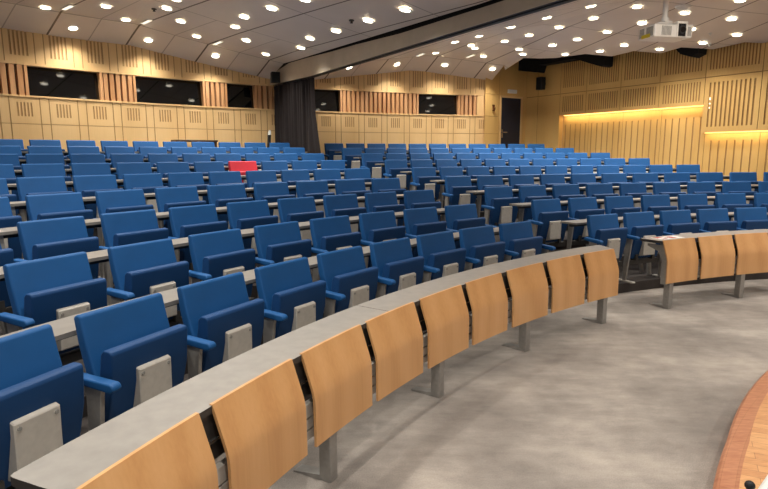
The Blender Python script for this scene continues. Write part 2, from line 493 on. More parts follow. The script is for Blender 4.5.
# booth windows: timber reveal, dark pane, small things standing on the inner sill
windows = [(-.8545, -.7785), (-.7455, -.660), (-.634, -.591), (-.5685, -.466), (-.3465, -.2745)]
for i, (a, b) in enumerate(windows):
    j = .0028
    bm = bmesh.new()
    for t0, t1 in ((a, a+j), (b-j, b)):
        arcbar(bm, [(WALLR-.01, 2.69), (WALLR-.01, 3.21), (WALLR+.30, 3.21), (WALLR+.30, 2.69)], t0, t1, 1)
    w = link('window_%d' % (i+1), mesh_from(bm, 'window_reveal', 'fin'), None, 'structure')
    bm = bmesh.new()
    arcbar(bm, [(WALLR+.09, 2.69), (WALLR+.145, 3.21), (WALLR+.155, 3.21), (WALLR+.10, 2.69)], a+j, b-j, 1)
    link('pane', mesh_from(bm, 'pane', 'glass'), w)

# flat end of the back wall with the door, between the curve and the corner
def dw(t, z, d=0.0):
    p = C0 + D*t - V*(-d) * 1.0
    return (p.x, p.y, z)
DT0, DT1, DZ = .17, .97, 3.2
h = [(DT0, DT1, 1.1, DZ, None, 0)]
for t in (1.03,): h.append((t, t+.012, 1.2, 4.2, .01, 1))
h.append((1.04, 1.55, 2.66, 2.672, .01, 1)); h.append((1.04, 1.55, 2.195, 2.205, .01, 1)); h.append((1.04, 1.55, 3.24, 3.25, .01, 1))
bm = bmesh.new(); relief(bm, [-.05, .5, 1.0, 1.54], [1.1, 4.5], dw, h)
link('wall_door', mesh_from(bm, 'wall_door', ['maple2', 'groove']), None, 'structure')
# short return between curved wall and door wall
bm = bmesh.new()
pa = pol(WALLR, TH1); pb = C0 + D*1.54
q = [bm.verts.new(p) for p in ((pa.x, pa.y, 1.1), (pb.x, pb.y, 1.1), (pb.x, pb.y, 4.3), (pa.x, pa.y, 4.3))]; bm.faces.new(q)
link('wall_return', mesh_from(bm, 'wall_return', 'maple2'), None, 'structure')
def on_door(t, z, d): p = C0 + D*t - V*d; return Vector((p.x, p.y, z))
def door_box(bm, t0, t1, z0, z1, d0, d1, mi=0, bevel=0):
    hexa(bm, [on_door(t1,z0,d1), on_door(t0,z0,d1), on_door(t0,z0,d0), on_door(t1,z0,d0), on_door(t1,z1,d1), on_door(t0,z1,d1), on_door(t0,z1,d0), on_door(t1,z1,d0)], mi, bevel)
bm = bmesh.new(); door_box(bm, DT0+.02, DT1-.02, 1.205, DZ-.02, -.06, -.015)
dr = link('door_1', mesh_from(bm, 'door_leaf', 'door'), None, 'structure')
bm = bmesh.new()
door_box(bm, DT0-.03, DT0+.02, 1.2, DZ+.03, -.08, .015); door_box(bm, DT1-.02, DT1+.03, 1.2, DZ+.03, -.08, .015); door_box(bm, DT0+.02, DT1-.02, DZ-.02, DZ+.03, -.08, .015)
link('door_frame', mesh_from(bm, 'door_frame', 'maple'), dr)
bm = bmesh.new(); door_box(bm, DT1-.10, DT1-.06, 2.1, 2.32, -.015, 0.0); door_box(bm, DT1-.24, DT1-.06, 2.23, 2.26, .02, .04); door_box(bm, DT1-.095, DT1-.065, 2.23, 2.26, -.015, .04)
link('door_handle', mesh_from(bm, 'door_handle', 'chrome'), dr)

# ------------------------------------------------------------------ side wall with grooved panels and lit recess
def sw(off):
    return lambda s, z, d: (lambda p: (p.x, p.y, z))(C0 + V*s + NRM*(off - d))
SE = -15.0
seams = [-.44, -1.2, -2.02, -2.99, -3.97, -4.97, -6.05]
while seams[-1] > SE + 1.1: seams.append(seams[-1] - 1.08)
def grooves(a, b, z0, z1, sp, w, dep, mi):
    n = int((a-b)/sp); off = ((a-b) - n*sp)/2
    return [(a-off-sp*(i+.5)-w/2, a-off-sp*(i+.5)+w/2, z0, z1, dep, mi) for i in range(n)]
# upper band, standing proud
h = [(s-.006, s+.006, 3.22, 4.5, .01, 1) for s in seams]
for a, b in zip(seams[1:], seams[2:]):
    h += grooves(a-.05, b+.05, 3.36, 4.5, .061, .023, .012, 1)
bm = bmesh.new(); relief(bm, [SE, 0], [3.235, 4.5], sw(.0), h)
link('wall_right_upper', mesh_from(bm, 'wall_right_upper', ['maple2', 'groove2']), None, 'structure')
# middle band: short panels near the corner, deep panels nearer the stage
h = [(s-.006, s+.006, 2.0, 3.2, .01, 1) for s in seams]
for a, b in list(zip(seams[1:], seams[2:]))[:4]:
    h += grooves(a-.05, b+.05, 2.74, 3.14, .061, .023, .012, 1)
for a, b in list(zip(seams[1:], seams[2:]))[4:]:
    h += grooves(a-.05, b+.05, 2.2, 3.1, .085, .032, .014, 1)
h = [x[:2] + (max(2.09, x[2]),) + x[3:] for x in h]
h.append((-4.97, -1.2, 2.09, 2.66, None, 0))
bm = bmesh.new(); relief(bm, [SE, 0], [2.09, 3.205], sw(.0), h)
link('wall_right', mesh_from(bm, 'wall_right', ['maple2', 'groove2']), None, 'structure')
bm = bmesh.new(); relief(bm, [-1.2, 0], [1.1, 2.09], sw(.0), [(-.446, -.434, 1.1, 2.09, .01, 1)])
link('wall_right_corner', mesh_from(bm, 'wall_right_corner', ['maple2', 'groove2']), None, 'structure')
# shadow line between the bands
bm = bmesh.new(); wall_prism(bm, [(0, 3.208), (SE, 3.208), (SE, 3.245), (0, 3.245)], -.06, -.03)
link('trim_%d' % t_no, mesh_from(bm, 'shadow_line', 'groove2'), None, 'structure'); t_no += 1
# set-back lower wall
h = []
for a, b in zip(seams[1:], seams[2:]):
    top = 2.42 if a > -4.9 else 1.92
    h += grooves(a, b, .2, top, .158, .028, .014, 1)
h += [(s-.005, s+.005, .2, 2.66, .008, 1) for s in seams[1:]]
bm = bmesh.new(); relief(bm, [SE, -1.2], [-.02, 2.8], sw(-.16), h)
link('wall_right_lower', mesh_from(bm, 'wall_right_lower', ['maple2', 'groove']), None, 'structure')
# soffits of the overhang, returns of the recess
bm = bmesh.new()
wall_prism(bm, [(-1.2, 2.66), (-4.97, 2.66), (-4.97, 2.69), (-1.2, 2.69)], -.16, -.004)
wall_prism(bm, [(-4.97, 2.09), (SE, 2.09), (SE, 2.12), (-4.97, 2.12)], -.16, -.004)
wall_prism(bm, [(-1.2, 1.1), (-1.17, 1.1), (-1.17, 2.66), (-1.2, 2.66)], -.16, -.004)
wall_prism(bm, [(-4.97, 2.09), (-5.0, 2.09), (-5.0, 2.66), (-4.97, 2.66)], -.16, -.004)
link('trim_%d' % t_no, mesh_from(bm, 'recess_soffit', 'maple2'), None, 'structure'); t_no += 1
# LED strips under the overhang
def wall_area(s0, s1, z, d, energy, colr):
    L = bpy.data.lights.new('recess_light', 'AREA'); L.shape = 'RECTANGLE'
    L.size = abs(s1-s0); L.size_y = .05; L.energy = energy; L.color = colr; L.use_shadow = True
    o = bpy.data.objects.new('recess_light', L); col.objects.link(o)
    p = C0 + V*(s0+s1)/2 + NRM*d
    zax = Vector((NRM.x*.35, NRM.y*.35, 1)).normalized()   # lights shine along -Z: down and a little towards the wall
    xax = Vector((V.x, V.y, 0)); yax = zax.cross(xax).normalized()
    m = Matrix((xax, yax, zax)).transposed().to_4x4(); m.translation = (p.x, p.y, z)
    o.matrix_world = m
for s0, s1, z, lab in ((-1.3, -4.93, 2.655, 'long warm light strip under the wall panel overhang behind the seats'), (-5.02, -12.0, 2.085, 'lower warm light strip under the deep wall panels')):
    bm = bmesh.new(); wall_prism(bm, [(s0, z-.014), (s1, z-.014), (s1, z), (s0, z)], -.12, -.05)
    thing('light_strip', lab, 'light strip', me=mesh_from(bm, 'light_strip', 'led'))
    wall_area(s0, s1, z-.03, -.06, 9*abs(s1-s0)/3.6, (1, .78, .42))

# ------------------------------------------------------------------ ceiling
bm = bmesh.new()
vc = {}
def cv(R, th, z=None):
    k = (round(R, 4), round(th, 5))
    if k not in vc: vc[k] = bm.verts.new(pol(R, th, zceil(R, th) if z is None else z))
    return vc[k]
GAP = .19
def edge_left(R):
    r0 = (BB - Vector((CX, CY))).length; r1 = (BW - Vector((CX, CY))).length
    if R <= r0: return th_at(R, -GAP)
    t0 = th_at(r0, -GAP); t1 = math.atan2(BW.x-CX, BW.y-CY)
    return t0 + (t1-t0)*min(1, (R-r0)/(r1-r0))
rr = [6, 7.5, 9, 10, 11, 12, 13, 14, 15, 15.8, 16.4, 16.8, 17.2]
def ths_left(R):
    e = edge_left(R); c = th_at(R, -3.3)
    return frange(-1.7, c, 8)[:-1] + frange(c, e, 6)
def ths_right(R):
    e = th_at(R, .06); c = th_at(R, 3.3)
    return frange(e, c, 6)
for fn in (ths_left, ths_right):
    for Ra, Rb in zip(rr, rr[1:]):
        A, B = fn(Ra), fn(Rb)
        for i in range(len(A)-1):
            bm.faces.new([cv(Ra, A[i]), cv(Ra, A[i+1]), cv(Rb, B[i+1]), cv(Rb, B[i])])
# right-hand field, out to the stepped edge along the side wall
crease = [pol(R, ths_right(R)[-1]).xy for R in rr if R <= 16.4]
arc = [pol(16.4, t).xy for t in frange(ths_right(16.4)[-1], -.222, 6)[1:]]
edge = [Vector(p) for p in ((3.15, 15.06), (3.34, 13.91), (3.71, 13.83), (4.04, 13.67), (4.53, 13.09), (5.14, 13.13), (5.31, 12.71), (5.37, 12.54), (5.97, 12.56), (6.10, 11.98), (6.74, 11.95), (6.97, 11.3), (7.33, 11.25), (7.6, 10.75), (7.75, 10.6), (8.0, 9.95), (8.6, 9.1), (10.2, 6.65), (12.5, 3.0), (12.5, -2.5))]
b2 = bmesh.new()
f = b2.faces.new([b2.verts.new((p.x, p.y, 0)) for p in crease + arc + edge])
bmesh.ops.triangulate(b2, faces=[f])
q = C0 + NRM*3.2
bmesh.ops.bisect_plane(b2, geom=b2.verts[:] + b2.edges[:] + b2.faces[:], plane_co=(q.x, q.y, 0), plane_no=(NRM.x, NRM.y, 0))
# end strip down to the back wall
inn = [pol(16.4, t) for t in frange(ths_right(16.4)[-1], -.222, 6)]
out = [pol(17.2, t) for t in frange(ths_right(17.2)[-1], -.222, 6)]
vi = [b2.verts.new((p.x, p.y, 0)) for p in inn]; vo = [b2.verts.new((p.x, p.y, 0)) for p in out]
for i in range(6): b2.faces.new([vi[i], vi[i+1], vo[i+1], vo[i]])
for v in b2.verts:
    dx, dy = v.co.x-CX, v.co.y-CY
    v.co.z = zceil(math.hypot(dx, dy), math.atan2(dx, dy))
tmp = bpy.data.meshes.new('tmp'); b2.to_mesh(tmp); b2.free(); bm.from_mesh(tmp); bpy.data.meshes.remove(tmp)
link('ceiling', mesh_from(bm, 'ceiling', 'ceiling'), None, 'structure')
bm = bmesh.new(); bm.faces.new([bm.verts.new(p) for p in ((-12, -4, 4.75), (18, -4, 4.75), (18, 20, 4.75), (-12, 20, 4.75))])
link('ceiling_plenum', mesh_from(bm, 'ceiling_plenum', 'void'), None, 'structure')
# beam over the aisle that carries the dividing curtain
def bl(t, off=0): p = BM + BD*t + BN*off; return p
near = [(-4.6, 3.40), (-1.68, 3.406), (.34, 3.439), (1.76, 3.51), (2.8, 3.545)]
plan = [(bl(t), z) for t, z in near] + [(BB, 3.59), ((BB+BW)/2, 3.59), (BW + (BW-BB).normalized()*.05, 3.43)]
bm = bmesh.new()
lo = [bm.verts.new((p.x, p.y, 3.22)) for p, z in plan]; hi = [bm.verts.new((p.x, p.y, z)) for p, z in plan]
back = [bl(5.45, .17), bl(-4.6, .17)]
lob = [bm.verts.new((p.x, p.y, 3.22)) for p in back]; hib = [bm.verts.new((p.x, p.y, 3.53)) for p in back]
for i in range(len(plan)-1): bm.faces.new([lo[i], lo[i+1], hi[i+1], hi[i]])
bm.faces.new([lob[0], lob[1], hib[1], hib[0]])
f = [bm.faces.new(lo + lob)]; f[0].material_index = 2
top_in = [bm.verts.new((p.x + BN.x*.05, p.y + BN.y*.05, z)) for p, z in plan]
top_up = [bm.verts.new((p.x + BN.x*.05, p.y + BN.y*.05, 4.6)) for p, z in plan]
for i in range(len(plan)-1):
    q = bm.faces.new([hi[i], hi[i+1], top_in[i+1], top_in[i]])
    q = bm.faces.new([top_in[i], top_in[i+1], top_up[i+1], top_up[i]]); q.material_index = 1
upb = [bm.verts.new((p.x, p.y, 4.6)) for p in back]
q = bm.faces.new([hib[0], hib[1], upb[1], upb[0]]); q.material_index = 1
link('beam', mesh_from(bm, 'beam', ['beam', 'void', 'darkgrey']), None, 'structure')
bm = bmesh.new()
tr = [bl(-4.6, .08), bl(3.6, .08), BB + BN*.08, BW + BN*.08]
for p, q in zip(tr, tr[1:]):
    e = (q-p).normalized(); w2 = Vector((e.y, -e.x))*.03
    hexa(bm, [(p.x-w2.x, p.y-w2.y, 3.208), (p.x+w2.x, p.y+w2.y, 3.208), (q.x+w2.x, q.y+w2.y, 3.208), (q.x-w2.x, q.y-w2.y, 3.208), (p.x-w2.x, p.y-w2.y, 3.219), (p.x+w2.x, p.y+w2.y, 3.219), (q.x+w2.x, q.y+w2.y, 3.219), (q.x-w2.x, q.y-w2.y, 3.219)])
link('trim_%d' % t_no, mesh_from(bm, 'curtain_track', 'black'), None, 'structure'); t_no += 1

# black ducts in the gap between ceiling and side wall
for poly, lab in (([(.0, 3.93), (-.64, 3.81), (-.71, 3.99), (-1.87, 3.99), (-2.38, 3.80), (-2.66, 3.70), (-2.74, 3.72), (-2.76, 4.3), (.0, 4.3)], 'long black ventilation duct in the ceiling gap above the door corner'),
                  ([(-4.34, 3.95), (-4.42, 3.88), (-4.58, 3.71), (-4.80, 3.625), (-4.95, 3.68), (-4.97, 3.95), (-4.8, 4.2), (-4.4, 4.2)], 'short black duct hanging at the ceiling edge behind the projector')):
    bm = bmesh.new(); wall_prism(bm, poly, .005, .34)
    thing('ventilation_duct', lab, 'duct', me=mesh_from(bm, 'ventilation_duct', 'void'))

# ------------------------------------------------------------------ seats
def seat_meshes(bw, pitch, fab):
    sw_ = bw - .018
    me = {}
    bm = bmesh.new()
    extrude_profile(bm, [(-.036, .832), (-.062, .715), (-.098, .585), (-.128, .46), (-.075, .42), (-.005, .70), (.014, .825), (-.012, .838)], -bw/2-.011, bw/2-.011, 0, .014, 2)
    me['backrest'] = mesh_from(bm, 'backrest', fab, True)
    bm = bmesh.new()
    extrude_profile(bm, [(-.200, .668), (-.185, .50), (-.125, .275), (-.07, .262), (-.06, .33), (-.10, .52), (-.125, .66), (-.145, .682), (-.185, .682)], -sw_/2, sw_/2, 0, .014, 2)
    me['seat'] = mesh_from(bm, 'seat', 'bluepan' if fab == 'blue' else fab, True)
    bm = bmesh.new()
    hexa(bm, [(-.098,-.206,.322),(.098,-.206,.322),(.092,-.118,.300),(-.092,-.118,.300),(-.098,-.212,.556),(.098,-.212,.556),(.098,-.185,.566),(-.098,-.185,.566)], 0, .005, 1)
    for sx in (-.078, .078):
        cyl(bm, (sx, .532), .009, -.216, -.205, 8, 1, 'y')
    me['underside_plate'] = mesh_from(bm, 'underside_plate', ['plate', 'vent'])
    bm = bmesh.new()
    extrude_profile(bm, [(-.292, .538), (-.298, .556), (-.28, .574), (-.05, .586), (-.045, .55), (-.27, .530)], -.027, .027, 0, .010, 2)
    me['armrest'] = mesh_from(bm, 'armrest', fab, True)
    bm = bmesh.new()
    extrude_profile(bm, [(-.215, .536), (-.205, .50), (-.15, .015), (-.10, .015), (-.115, .50), (-.105, .545)], -.013, .013, 0, .004, 1)
    box(bm, -.026, .026, -.27, -.03, 0, .018, 1, .004, 1)
    me['arm_support'] = mesh_from(bm, 'arm_support', ['grey', 'plate'])
    bm = bmesh.new()
    box(bm, -pitch/2+.045, pitch/2-.045, -.12, -.06, .20, .255)
    box(bm, -.16, -.12, -.155, -.08, .255, .33); box(bm, .12, .16, -.155, -.08, .255, .33)
    me['seat_beam'] = mesh_from(bm, 'seat_beam', 'darkgrey')
    return me
SM = {}
def seat_set(bw, pitch, fab):
    k = (bw, round(pitch, 3), fab)
    if k not in SM: SM[k] = seat_meshes(bw, pitch, fab)
    return SM[k]
ROWWORD = ['front', 'second', 'third', 'fourth', 'fifth', 'sixth', 'seventh', 'eighth', 'back']
ORD = ['', 'first', 'second', 'third', 'fourth', 'fifth', 'sixth', 'seventh', 'eighth', 'ninth', 'tenth', 'eleventh', 'twelfth', 'thirteenth', 'fourteenth']
def in_frame(R, th, tz):
    xs, ys = [], []
    for x in (-.3, .34):
        for y, z in ((0, .84), (-.34, .58), (-.2, .3), (-.2, .68)):
            p = project(pol(R + y, th + x/R, tz + z))
            if p is None: continue
            xs.append(p[0]); ys.append(p[1])
    return bool(xs) and max(xs) > 1 and min(xs) < 767 and min(ys) < 488
def make_seat(name, R, th, k, bw, pitch, fab, label, group, left_arm):
    ms = seat_set(bw, pitch, fab)
    p = pol(R, th, TIER[k])
    t = thing(name, label, 'auditorium seat', p, -th, group)
    link('backrest', ms['backrest'], t)
    s = link('seat', ms['seat'], t)
    link('underside_plate', ms['underside_plate'], s)
    link('seat_beam', ms['seat_beam'], t)
    half = pitch/2
    for sx in ((1, -1) if left_arm else (1,)):
        a = link('armrest', ms['armrest'], t); a.location = (sx*half, 0, 0)
        b = link('arm_support', ms['arm_support'], t); b.location = (sx*half, 0, 0)
    return t
spans = {}
for side in (0, 1):
    for k in range(9):
        R = ROWR[k]; pit = (PL_, PR_)[side][k]; n = (NL_, NR_)[side][k]; c = (TL_, TR_)[side][k]
        bw = .482 if k < 4 else .462
        st = pit/R
        th = [c + st*(j-(n-1)/2) + (bw+.022)/2/R for j in range(n)]
        if side == 0:
            while in_frame(R, th[0]-st, TIER[k]) and len(th) < 14: th.insert(0, th[0]-st)
        elif k < 4:
            while in_frame(R, th[-1]+st, TIER[k]) and (pol(R, th[-1]+st).xy - C0).dot(NRM) > .55: th.append(th[-1]+st)
        spans[side, k] = (th[0]-bw/2/R, th[-1]+bw/2/R)
        for j, a in enumerate(th):
            q = (len(th)-j) if side == 0 else j+1
            red = side == 0 and k == 5 and abs(project(pol(R, a, TIER[k]+.8))[0] - 243) < 13
            blk = ('left', 'right')[side]
            if red:
                lab = 'red tip-up seat, the only red one, in the sixth row of the left block'
            else:
                lab = 'blue tip-up seat in the %s row of the %s block, %s from the aisle' % (ROWWORD[k], blk, ORD[q])
            make_seat('auditorium_seat', R, a, k, bw, pit, 'red' if red else 'blue', lab,
                      'tip-up seats in the %s block' % blk, side == 1 and j == 0)

# ------------------------------------------------------------------ desks between the rows
for side in (0, 1):
    for k in range(1, 9):
        R0 = ROWR[k-1] + .075; R1 = ROWR[k-1] + .315
        z = TIER[k] + (.612 if k == 1 else .64)
        a, b = spans[side, k]
        a2, b2 = spans[side, k-1]
        if side == 0: t0, t1 = max(a, a2) - .03, b
        else: t0, t1 = a - .004, min(b, b2) + .02
        if side == 0: t0 = min(a, a2) + .0
        mid = (t0+t1)/2
        blk = ('left', 'right')[side]
        t = thing('lecture_desk', 'long grey writing desk serving the %s row of the %s block' % (ROWWORD[k], blk), 'desk',
                  (0, 0, 0), 0, 'fixed desks of the %s block' % blk)
        n = 40
        bm = bmesh.new()
        arcbar(bm, [(R0, z-.022), (R0, z), (R1, z), (R1, z-.022)], t0, t1, n)
        link('worktop', mesh_from(bm, 'worktop', 'rowdesk'), t)
        bm = bmesh.new()
        arcbar(bm, [(R0+.10, z-.06), (R0+.10, z-.022), (R0+.15, z-.022), (R0+.15, z-.06)], t0+.006, t1-.006, n)
        link('rail', mesh_from(bm, 'rail', 'darkgrey'), t)
        # slanting end frames and intermediate legs standing on the tier
        zt = TIER[k-1]; front = tier_front(k)
        # legs stand at the seat joints of the row in front
        pit = (PL_, PR_)[side][k-1]/ROWR[k-1]
        a0, b0 = spans[side, k-1]
        gap_ = (PL_, PR_)[side][k-1] - (.482 if k-1 < 4 else .462)
        spots = []
        if side == 0:
            tt = b0 + gap_/2/ROWR[k-1]
            while tt > t0: spots.append(tt); tt -= 2*pit
        else:
            tt = a0 - gap_/2/ROWR[k-1]
            while tt < t1: spots.append(tt if spots else tt - .055/ROWR[k-1]); tt += 2*pit
        for tt in spots:
            if not t0 + .003 < tt < t1 - .003: continue
            bm = bmesh.new()
            w_ = .019/R0
            arcbar(bm, [(R0+.03, z-.022), (R0+.065, z-.022), (R0-.01, zt+.0), (R0-.05, zt+.0)], tt-w_, tt+w_, 1)
            arcbar(bm, [(R0+.165, z-.022), (R0+.20, z-.022), (R0+.18, zt+.26), (R0+.10, zt+.002), (R0+.065, zt+.002), (R0+.145, zt+.26)], tt-w_, tt+w_, 1)
            link('leg', mesh_from(bm, 'leg', 'grey'), t)

# front desks with bent plywood panels
def front_desk(label, t0, t1, s0, s1, pans, legs, joint=None, zoff=0.0):
    p0, p1 = pans[0][0], pans[-1][1]
    t = thing('lecture_desk', label, 'desk', (0, 0, 0), 0, 'front desks')
    bm = bmesh.new()
    Ra, Rb, z = 8.0, 8.265, .703 + zoff
    n = 60
    # worktop with slanted, rounded ends
    outer = [(t0 + (t1-t0)*i/n) for i in range(n+1)]
    def end(th, sgn): return th
    prof_f, prof_b = [], []
    lo, hi, edge = [], [], []
    front = [(Ra, t0+.018/8 + (t1-t0-.036/8)*i/n) for i in range(n+1)]
    back = [(Rb, s1-.018/8 - (s1-s0-.036/8)*i/n) for i in range(n+1)]
    loop = front + [(Ra+.006, t1-.004/8), (Ra+.022, t1)] + [(Rb-.022, s1), (Rb-.006, s1-.004/8)] + back + [(Rb-.006, s0+.004/8), (Rb-.022, s0)] + [(Ra+.022, t0), (Ra+.006, t0+.004/8)]
    hi = [bm.verts.new(pol(R, a, z)) for R, a in loop]; lo = [bm.verts.new(pol(R, a, z-.03)) for R, a in loop]
    N = len(loop)
    f1 = bm.faces.new(hi); f2 = bm.faces.new(lo[::-1])
    for i in range(N):
        f = bm.faces.new([lo[i], lo[(i+1) % N], hi[(i+1) % N], hi[i]]); f.material_index = 1
    bmesh.ops.triangulate(bm, faces=[f1, f2])
    if joint:
        arcbar(bm, [(Ra+.002, z+.0002), (Ra+.002, z+.0008), (Rb-.002, z+.0008), (Rb-.002, z+.0002)], joint-.0002, joint+.0002, 1, 1)
    link('worktop', mesh_from(bm, 'worktop', ['desk', 'edge']), t)
    # steel rails behind the panels
    bm = bmesh.new()
    for zz_, hh in ((.455, .07), (.375, .05), (.315, .045)):
        arcbar(bm, [(7.975, zz_-hh), (7.975, zz_), (8.005, zz_), (8.005, zz_-hh)], p0+.004, p1-.004, n, 0)
    link('rail', mesh_from(bm, 'rail', 'plate'), t)
    bm = bmesh.new()
    arcbar(bm, [(8.015, .47), (8.015, .668), (8.03, .668), (8.03, .47)], p0+.004, p1-.004, n, 0)
    arcbar(bm, [(8.005, .548), (8.005, .56), (8.016, .56), (8.016, .548)], p0+.004, p1-.004, n, 1)
    link('back_rail', mesh_from(bm, 'back_rail', ['edge', 'chrome']), t)
    # panels
    ctr = [(7.998, .707), (7.982, .662), (7.966, .615), (7.950, .570), (7.938, .535), (7.930, .505), (7.926, .475), (7.925, .40), (7.924, .30), (7.924, .246)]
    ctr = [(R, z_ + zoff + .001) for R, z_ in ctr]
    for a, b in pans:
        bm = bmesh.new()
        th_ = .014
        prof = ctr + [(R+th_, z_) for R, z_ in ctr[::-1]]
        mid = (a+b)/2
        # build in the panel's own frame so that the grain differs from panel to panel
        rings = []
        ns = 8
        base = pol(7.9, mid, 0)
        for q in range(ns+1):
            rings.append([bm.verts.new(pol(R, a+(b-a)*q/ns, z_) - base) for R, z_ in prof])
        K = len(prof)
        for q in range(ns):
            for j in range(K): bm.faces.new([rings[q][j], rings[q][(j+1) % K], rings[q+1][(j+1) % K], rings[q+1][j]])
        bm.faces.new(rings[0][::-1]); bm.faces.new(rings[-1])
        for v in bm.verts: v.co = Matrix.Rotation(mid, 3, 'Z') @ v.co
        me = mesh_from(bm, 'front_panel', 'ply', False)
        for p in me.polygons: p.use_smooth = True
        me.set_sharp_from_angle(angle=math.radians(40))
        o = link('front_panel', me, t); o.location = base; o.rotation_euler = (0, 0, -mid)
        # shift texture space a little by moving the mesh data and its origin together
        off = Vector((random.uniform(-3, 3), random.uniform(-.15, .15), random.uniform(-2, 2)))
        me.transform(Matrix.Translation(off))
        o.location = base - Matrix.Rotation(-mid, 3, 'Z') @ off
    # legs
    for th in legs:
        bm = bmesh.new(); 
        box(bm, -.033, .033, -.018, .055, 0, .53, 0, .004, 1)
        lg = link('leg', mesh_from(bm, 'leg', 'grey'), t); lg.location = pol(7.958, th, -.025); lg.rotation_euler = (0, 0, -th)
        bm = bmesh.new()
        hexa(bm, [(-.035,.05,0),(.035,.05,0),(.035,.22,0),(-.035,.22,0),(-.035,.05,.03),(.035,.05,.03),(.035,.22,.006),(-.035,.22,.006)])
        link('foot', mesh_from(bm, 'foot', 'grey'), lg)
    # bracket plates under the ends
    for th, sg in ((p0+.002, 1), (p1-.002, -1)):
        bm = bmesh.new()
        prof = [(7.94, .248), (8.01, .248), (8.015, .50), (8.06, .60), (8.20, .645), (8.20, .67), (8.0, .67), (7.967, .60), (7.943, .51)]
        arcbar(bm, prof, th, th + sg*.02/8, 1)
        link('end_bracket', mesh_from(bm, 'end_bracket', 'grey'), t)
    return t
front_desk('long curved grey front desk of the left block with nine bent plywood panels', -1.2405, -.5775, -1.2385, -.566,
           [(-1.2385, -1.1729), (-1.1636, -1.0972), (-1.0875, -1.021), (-1.0133, -.948), (-.9382, -.8727), (-.8641, -.8022), (-.7913, -.7239), (-.7145, -.6497), (-.6413, -.5806)],
           [-1.218, -1.066, -.914, -.758, -.602], -.98)
front_desk('curved grey front desk of the right block, its plywood panels beyond the aisle', -.4815, -.2, -.4840, -.2,
           [(-.4800, -.4174), (-.4096, -.3439), (-.3376, -.2751), (-.268, -.206)], [-.466, -.322, -.212], None, .018)

# leaflets on the right front desk
def flat(name, label, cat, R, th, rz, w_, d_, z, prints):
    bm = bmesh.new(); box(bm, -w_/2, w_/2, -d_/2, d_/2, 0, .004)
    for x0, x1, y0, y1 in prints: box(bm, x0, x1, y0, y1, .004, .0045, 1)
    thing(name, label, cat, pol(R, th, z), rz, None, mesh_from(bm, name, ['paper', 'print']))
flat('leaflet', 'white leaflet with red print on the right front desk, nearer its end', 'leaflet', 8.13, -.462, .5, .15, .17, .7215, [(-.05, .05, .02, .08), (-.05, .03, -.06, -.03)])
flat('leaflet', 'second white and red leaflet on the right front desk, further from its end', 'leaflet', 8.13, -.438, .42, .18, .15, .7215, [(-.08, 0, -.05, .05)])

# ------------------------------------------------------------------ curtain
bm = bmesh.new()
n = 150
rows = []
zs = [3.2, 2.9, 2.5, 2.1, 1.7, 1.35, 1.1]
ce = (BB-BW).normalized(); cn = Vector((-ce.y, ce.x)); cn = cn if cn.dot(BN) > 0 else -cn
clen = (BB-BW).length
for i in range(n+1):
    f = i/n
    colv = []
    for j, z in enumerate(zs):
        am = .05 + .012*j/6
        d = .10 + am*math.sin(f*2*PI*14 + .6*math.sin(f*9)) + .02*math.sin(f*31 + j*.3)
        fl = (.16 if j == 4 else .07 if j in (3, 5) else 0)*max(0, f-.9)/.1
        p = BW + ce*(-.10 + (clen+.06)*f + fl) + cn*d
        R = (p - Vector((CX, CY))).length
        zz_ = z if j < len(zs)-1 else (1.212 if R > edges[9]-.2 else (TIER[8]+.012 if R > edges[8]-.1 else TIER[7]+.012))
        colv.append(bm.verts.new((p.x, p.y, zz_)))
    rows.append(colv)
for i in range(n):
    for j in range(len(zs)-1): bm.faces.new([rows[i][j], rows[i+1][j], rows[i+1][j+1], rows[i][j+1]])
me = mesh_from(bm, 'curtain', 'curtain')
for p in me.polygons: p.use_smooth = True
thing('curtain', 'dark brown pleated curtain gathered at the back wall under the ceiling beam', 'curtain', me=me)

# ------------------------------------------------------------------ loudspeakers
def speaker(label, loc, rz, w_, d_, h_):
    t = thing('loudspeaker', label, 'loudspeaker', loc, rz)
    bm = bmesh.new(); box(bm, -w_/2, w_/2, -d_/2, d_/2, 0, h_, 0, .012, 2); link('cabinet', mesh_from(bm, 'cabinet', 'black'), t)
    bm = bmesh.new(); box(bm, -w_/2+.015, w_/2-.015, -d_/2-.008, -d_/2, .015, h_-.015, 0, .004, 1); link('grille', mesh_from(bm, 'grille', 'void'), t)
    bm = bmesh.new(); box(bm, -.03, .03, d_/2, d_/2+.08, h_*.4, h_*.6); link('bracket', mesh_from(bm, 'bracket', 'black'), t)
    return t
p = BB + (BW-BB)*.70 - BN*.15
speaker('black loudspeaker hanging on the end of the beam above the dark curtain', (p.x, p.y, 3.20), .35, .19, .16, .23)
p = C0 + V*(-.67) + NRM*.17
speaker('small black loudspeaker on the side wall above the door corner', (p.x, p.y, 3.36), math.atan2(NRM.y, NRM.x) + PI/2, .19, .17, .33)

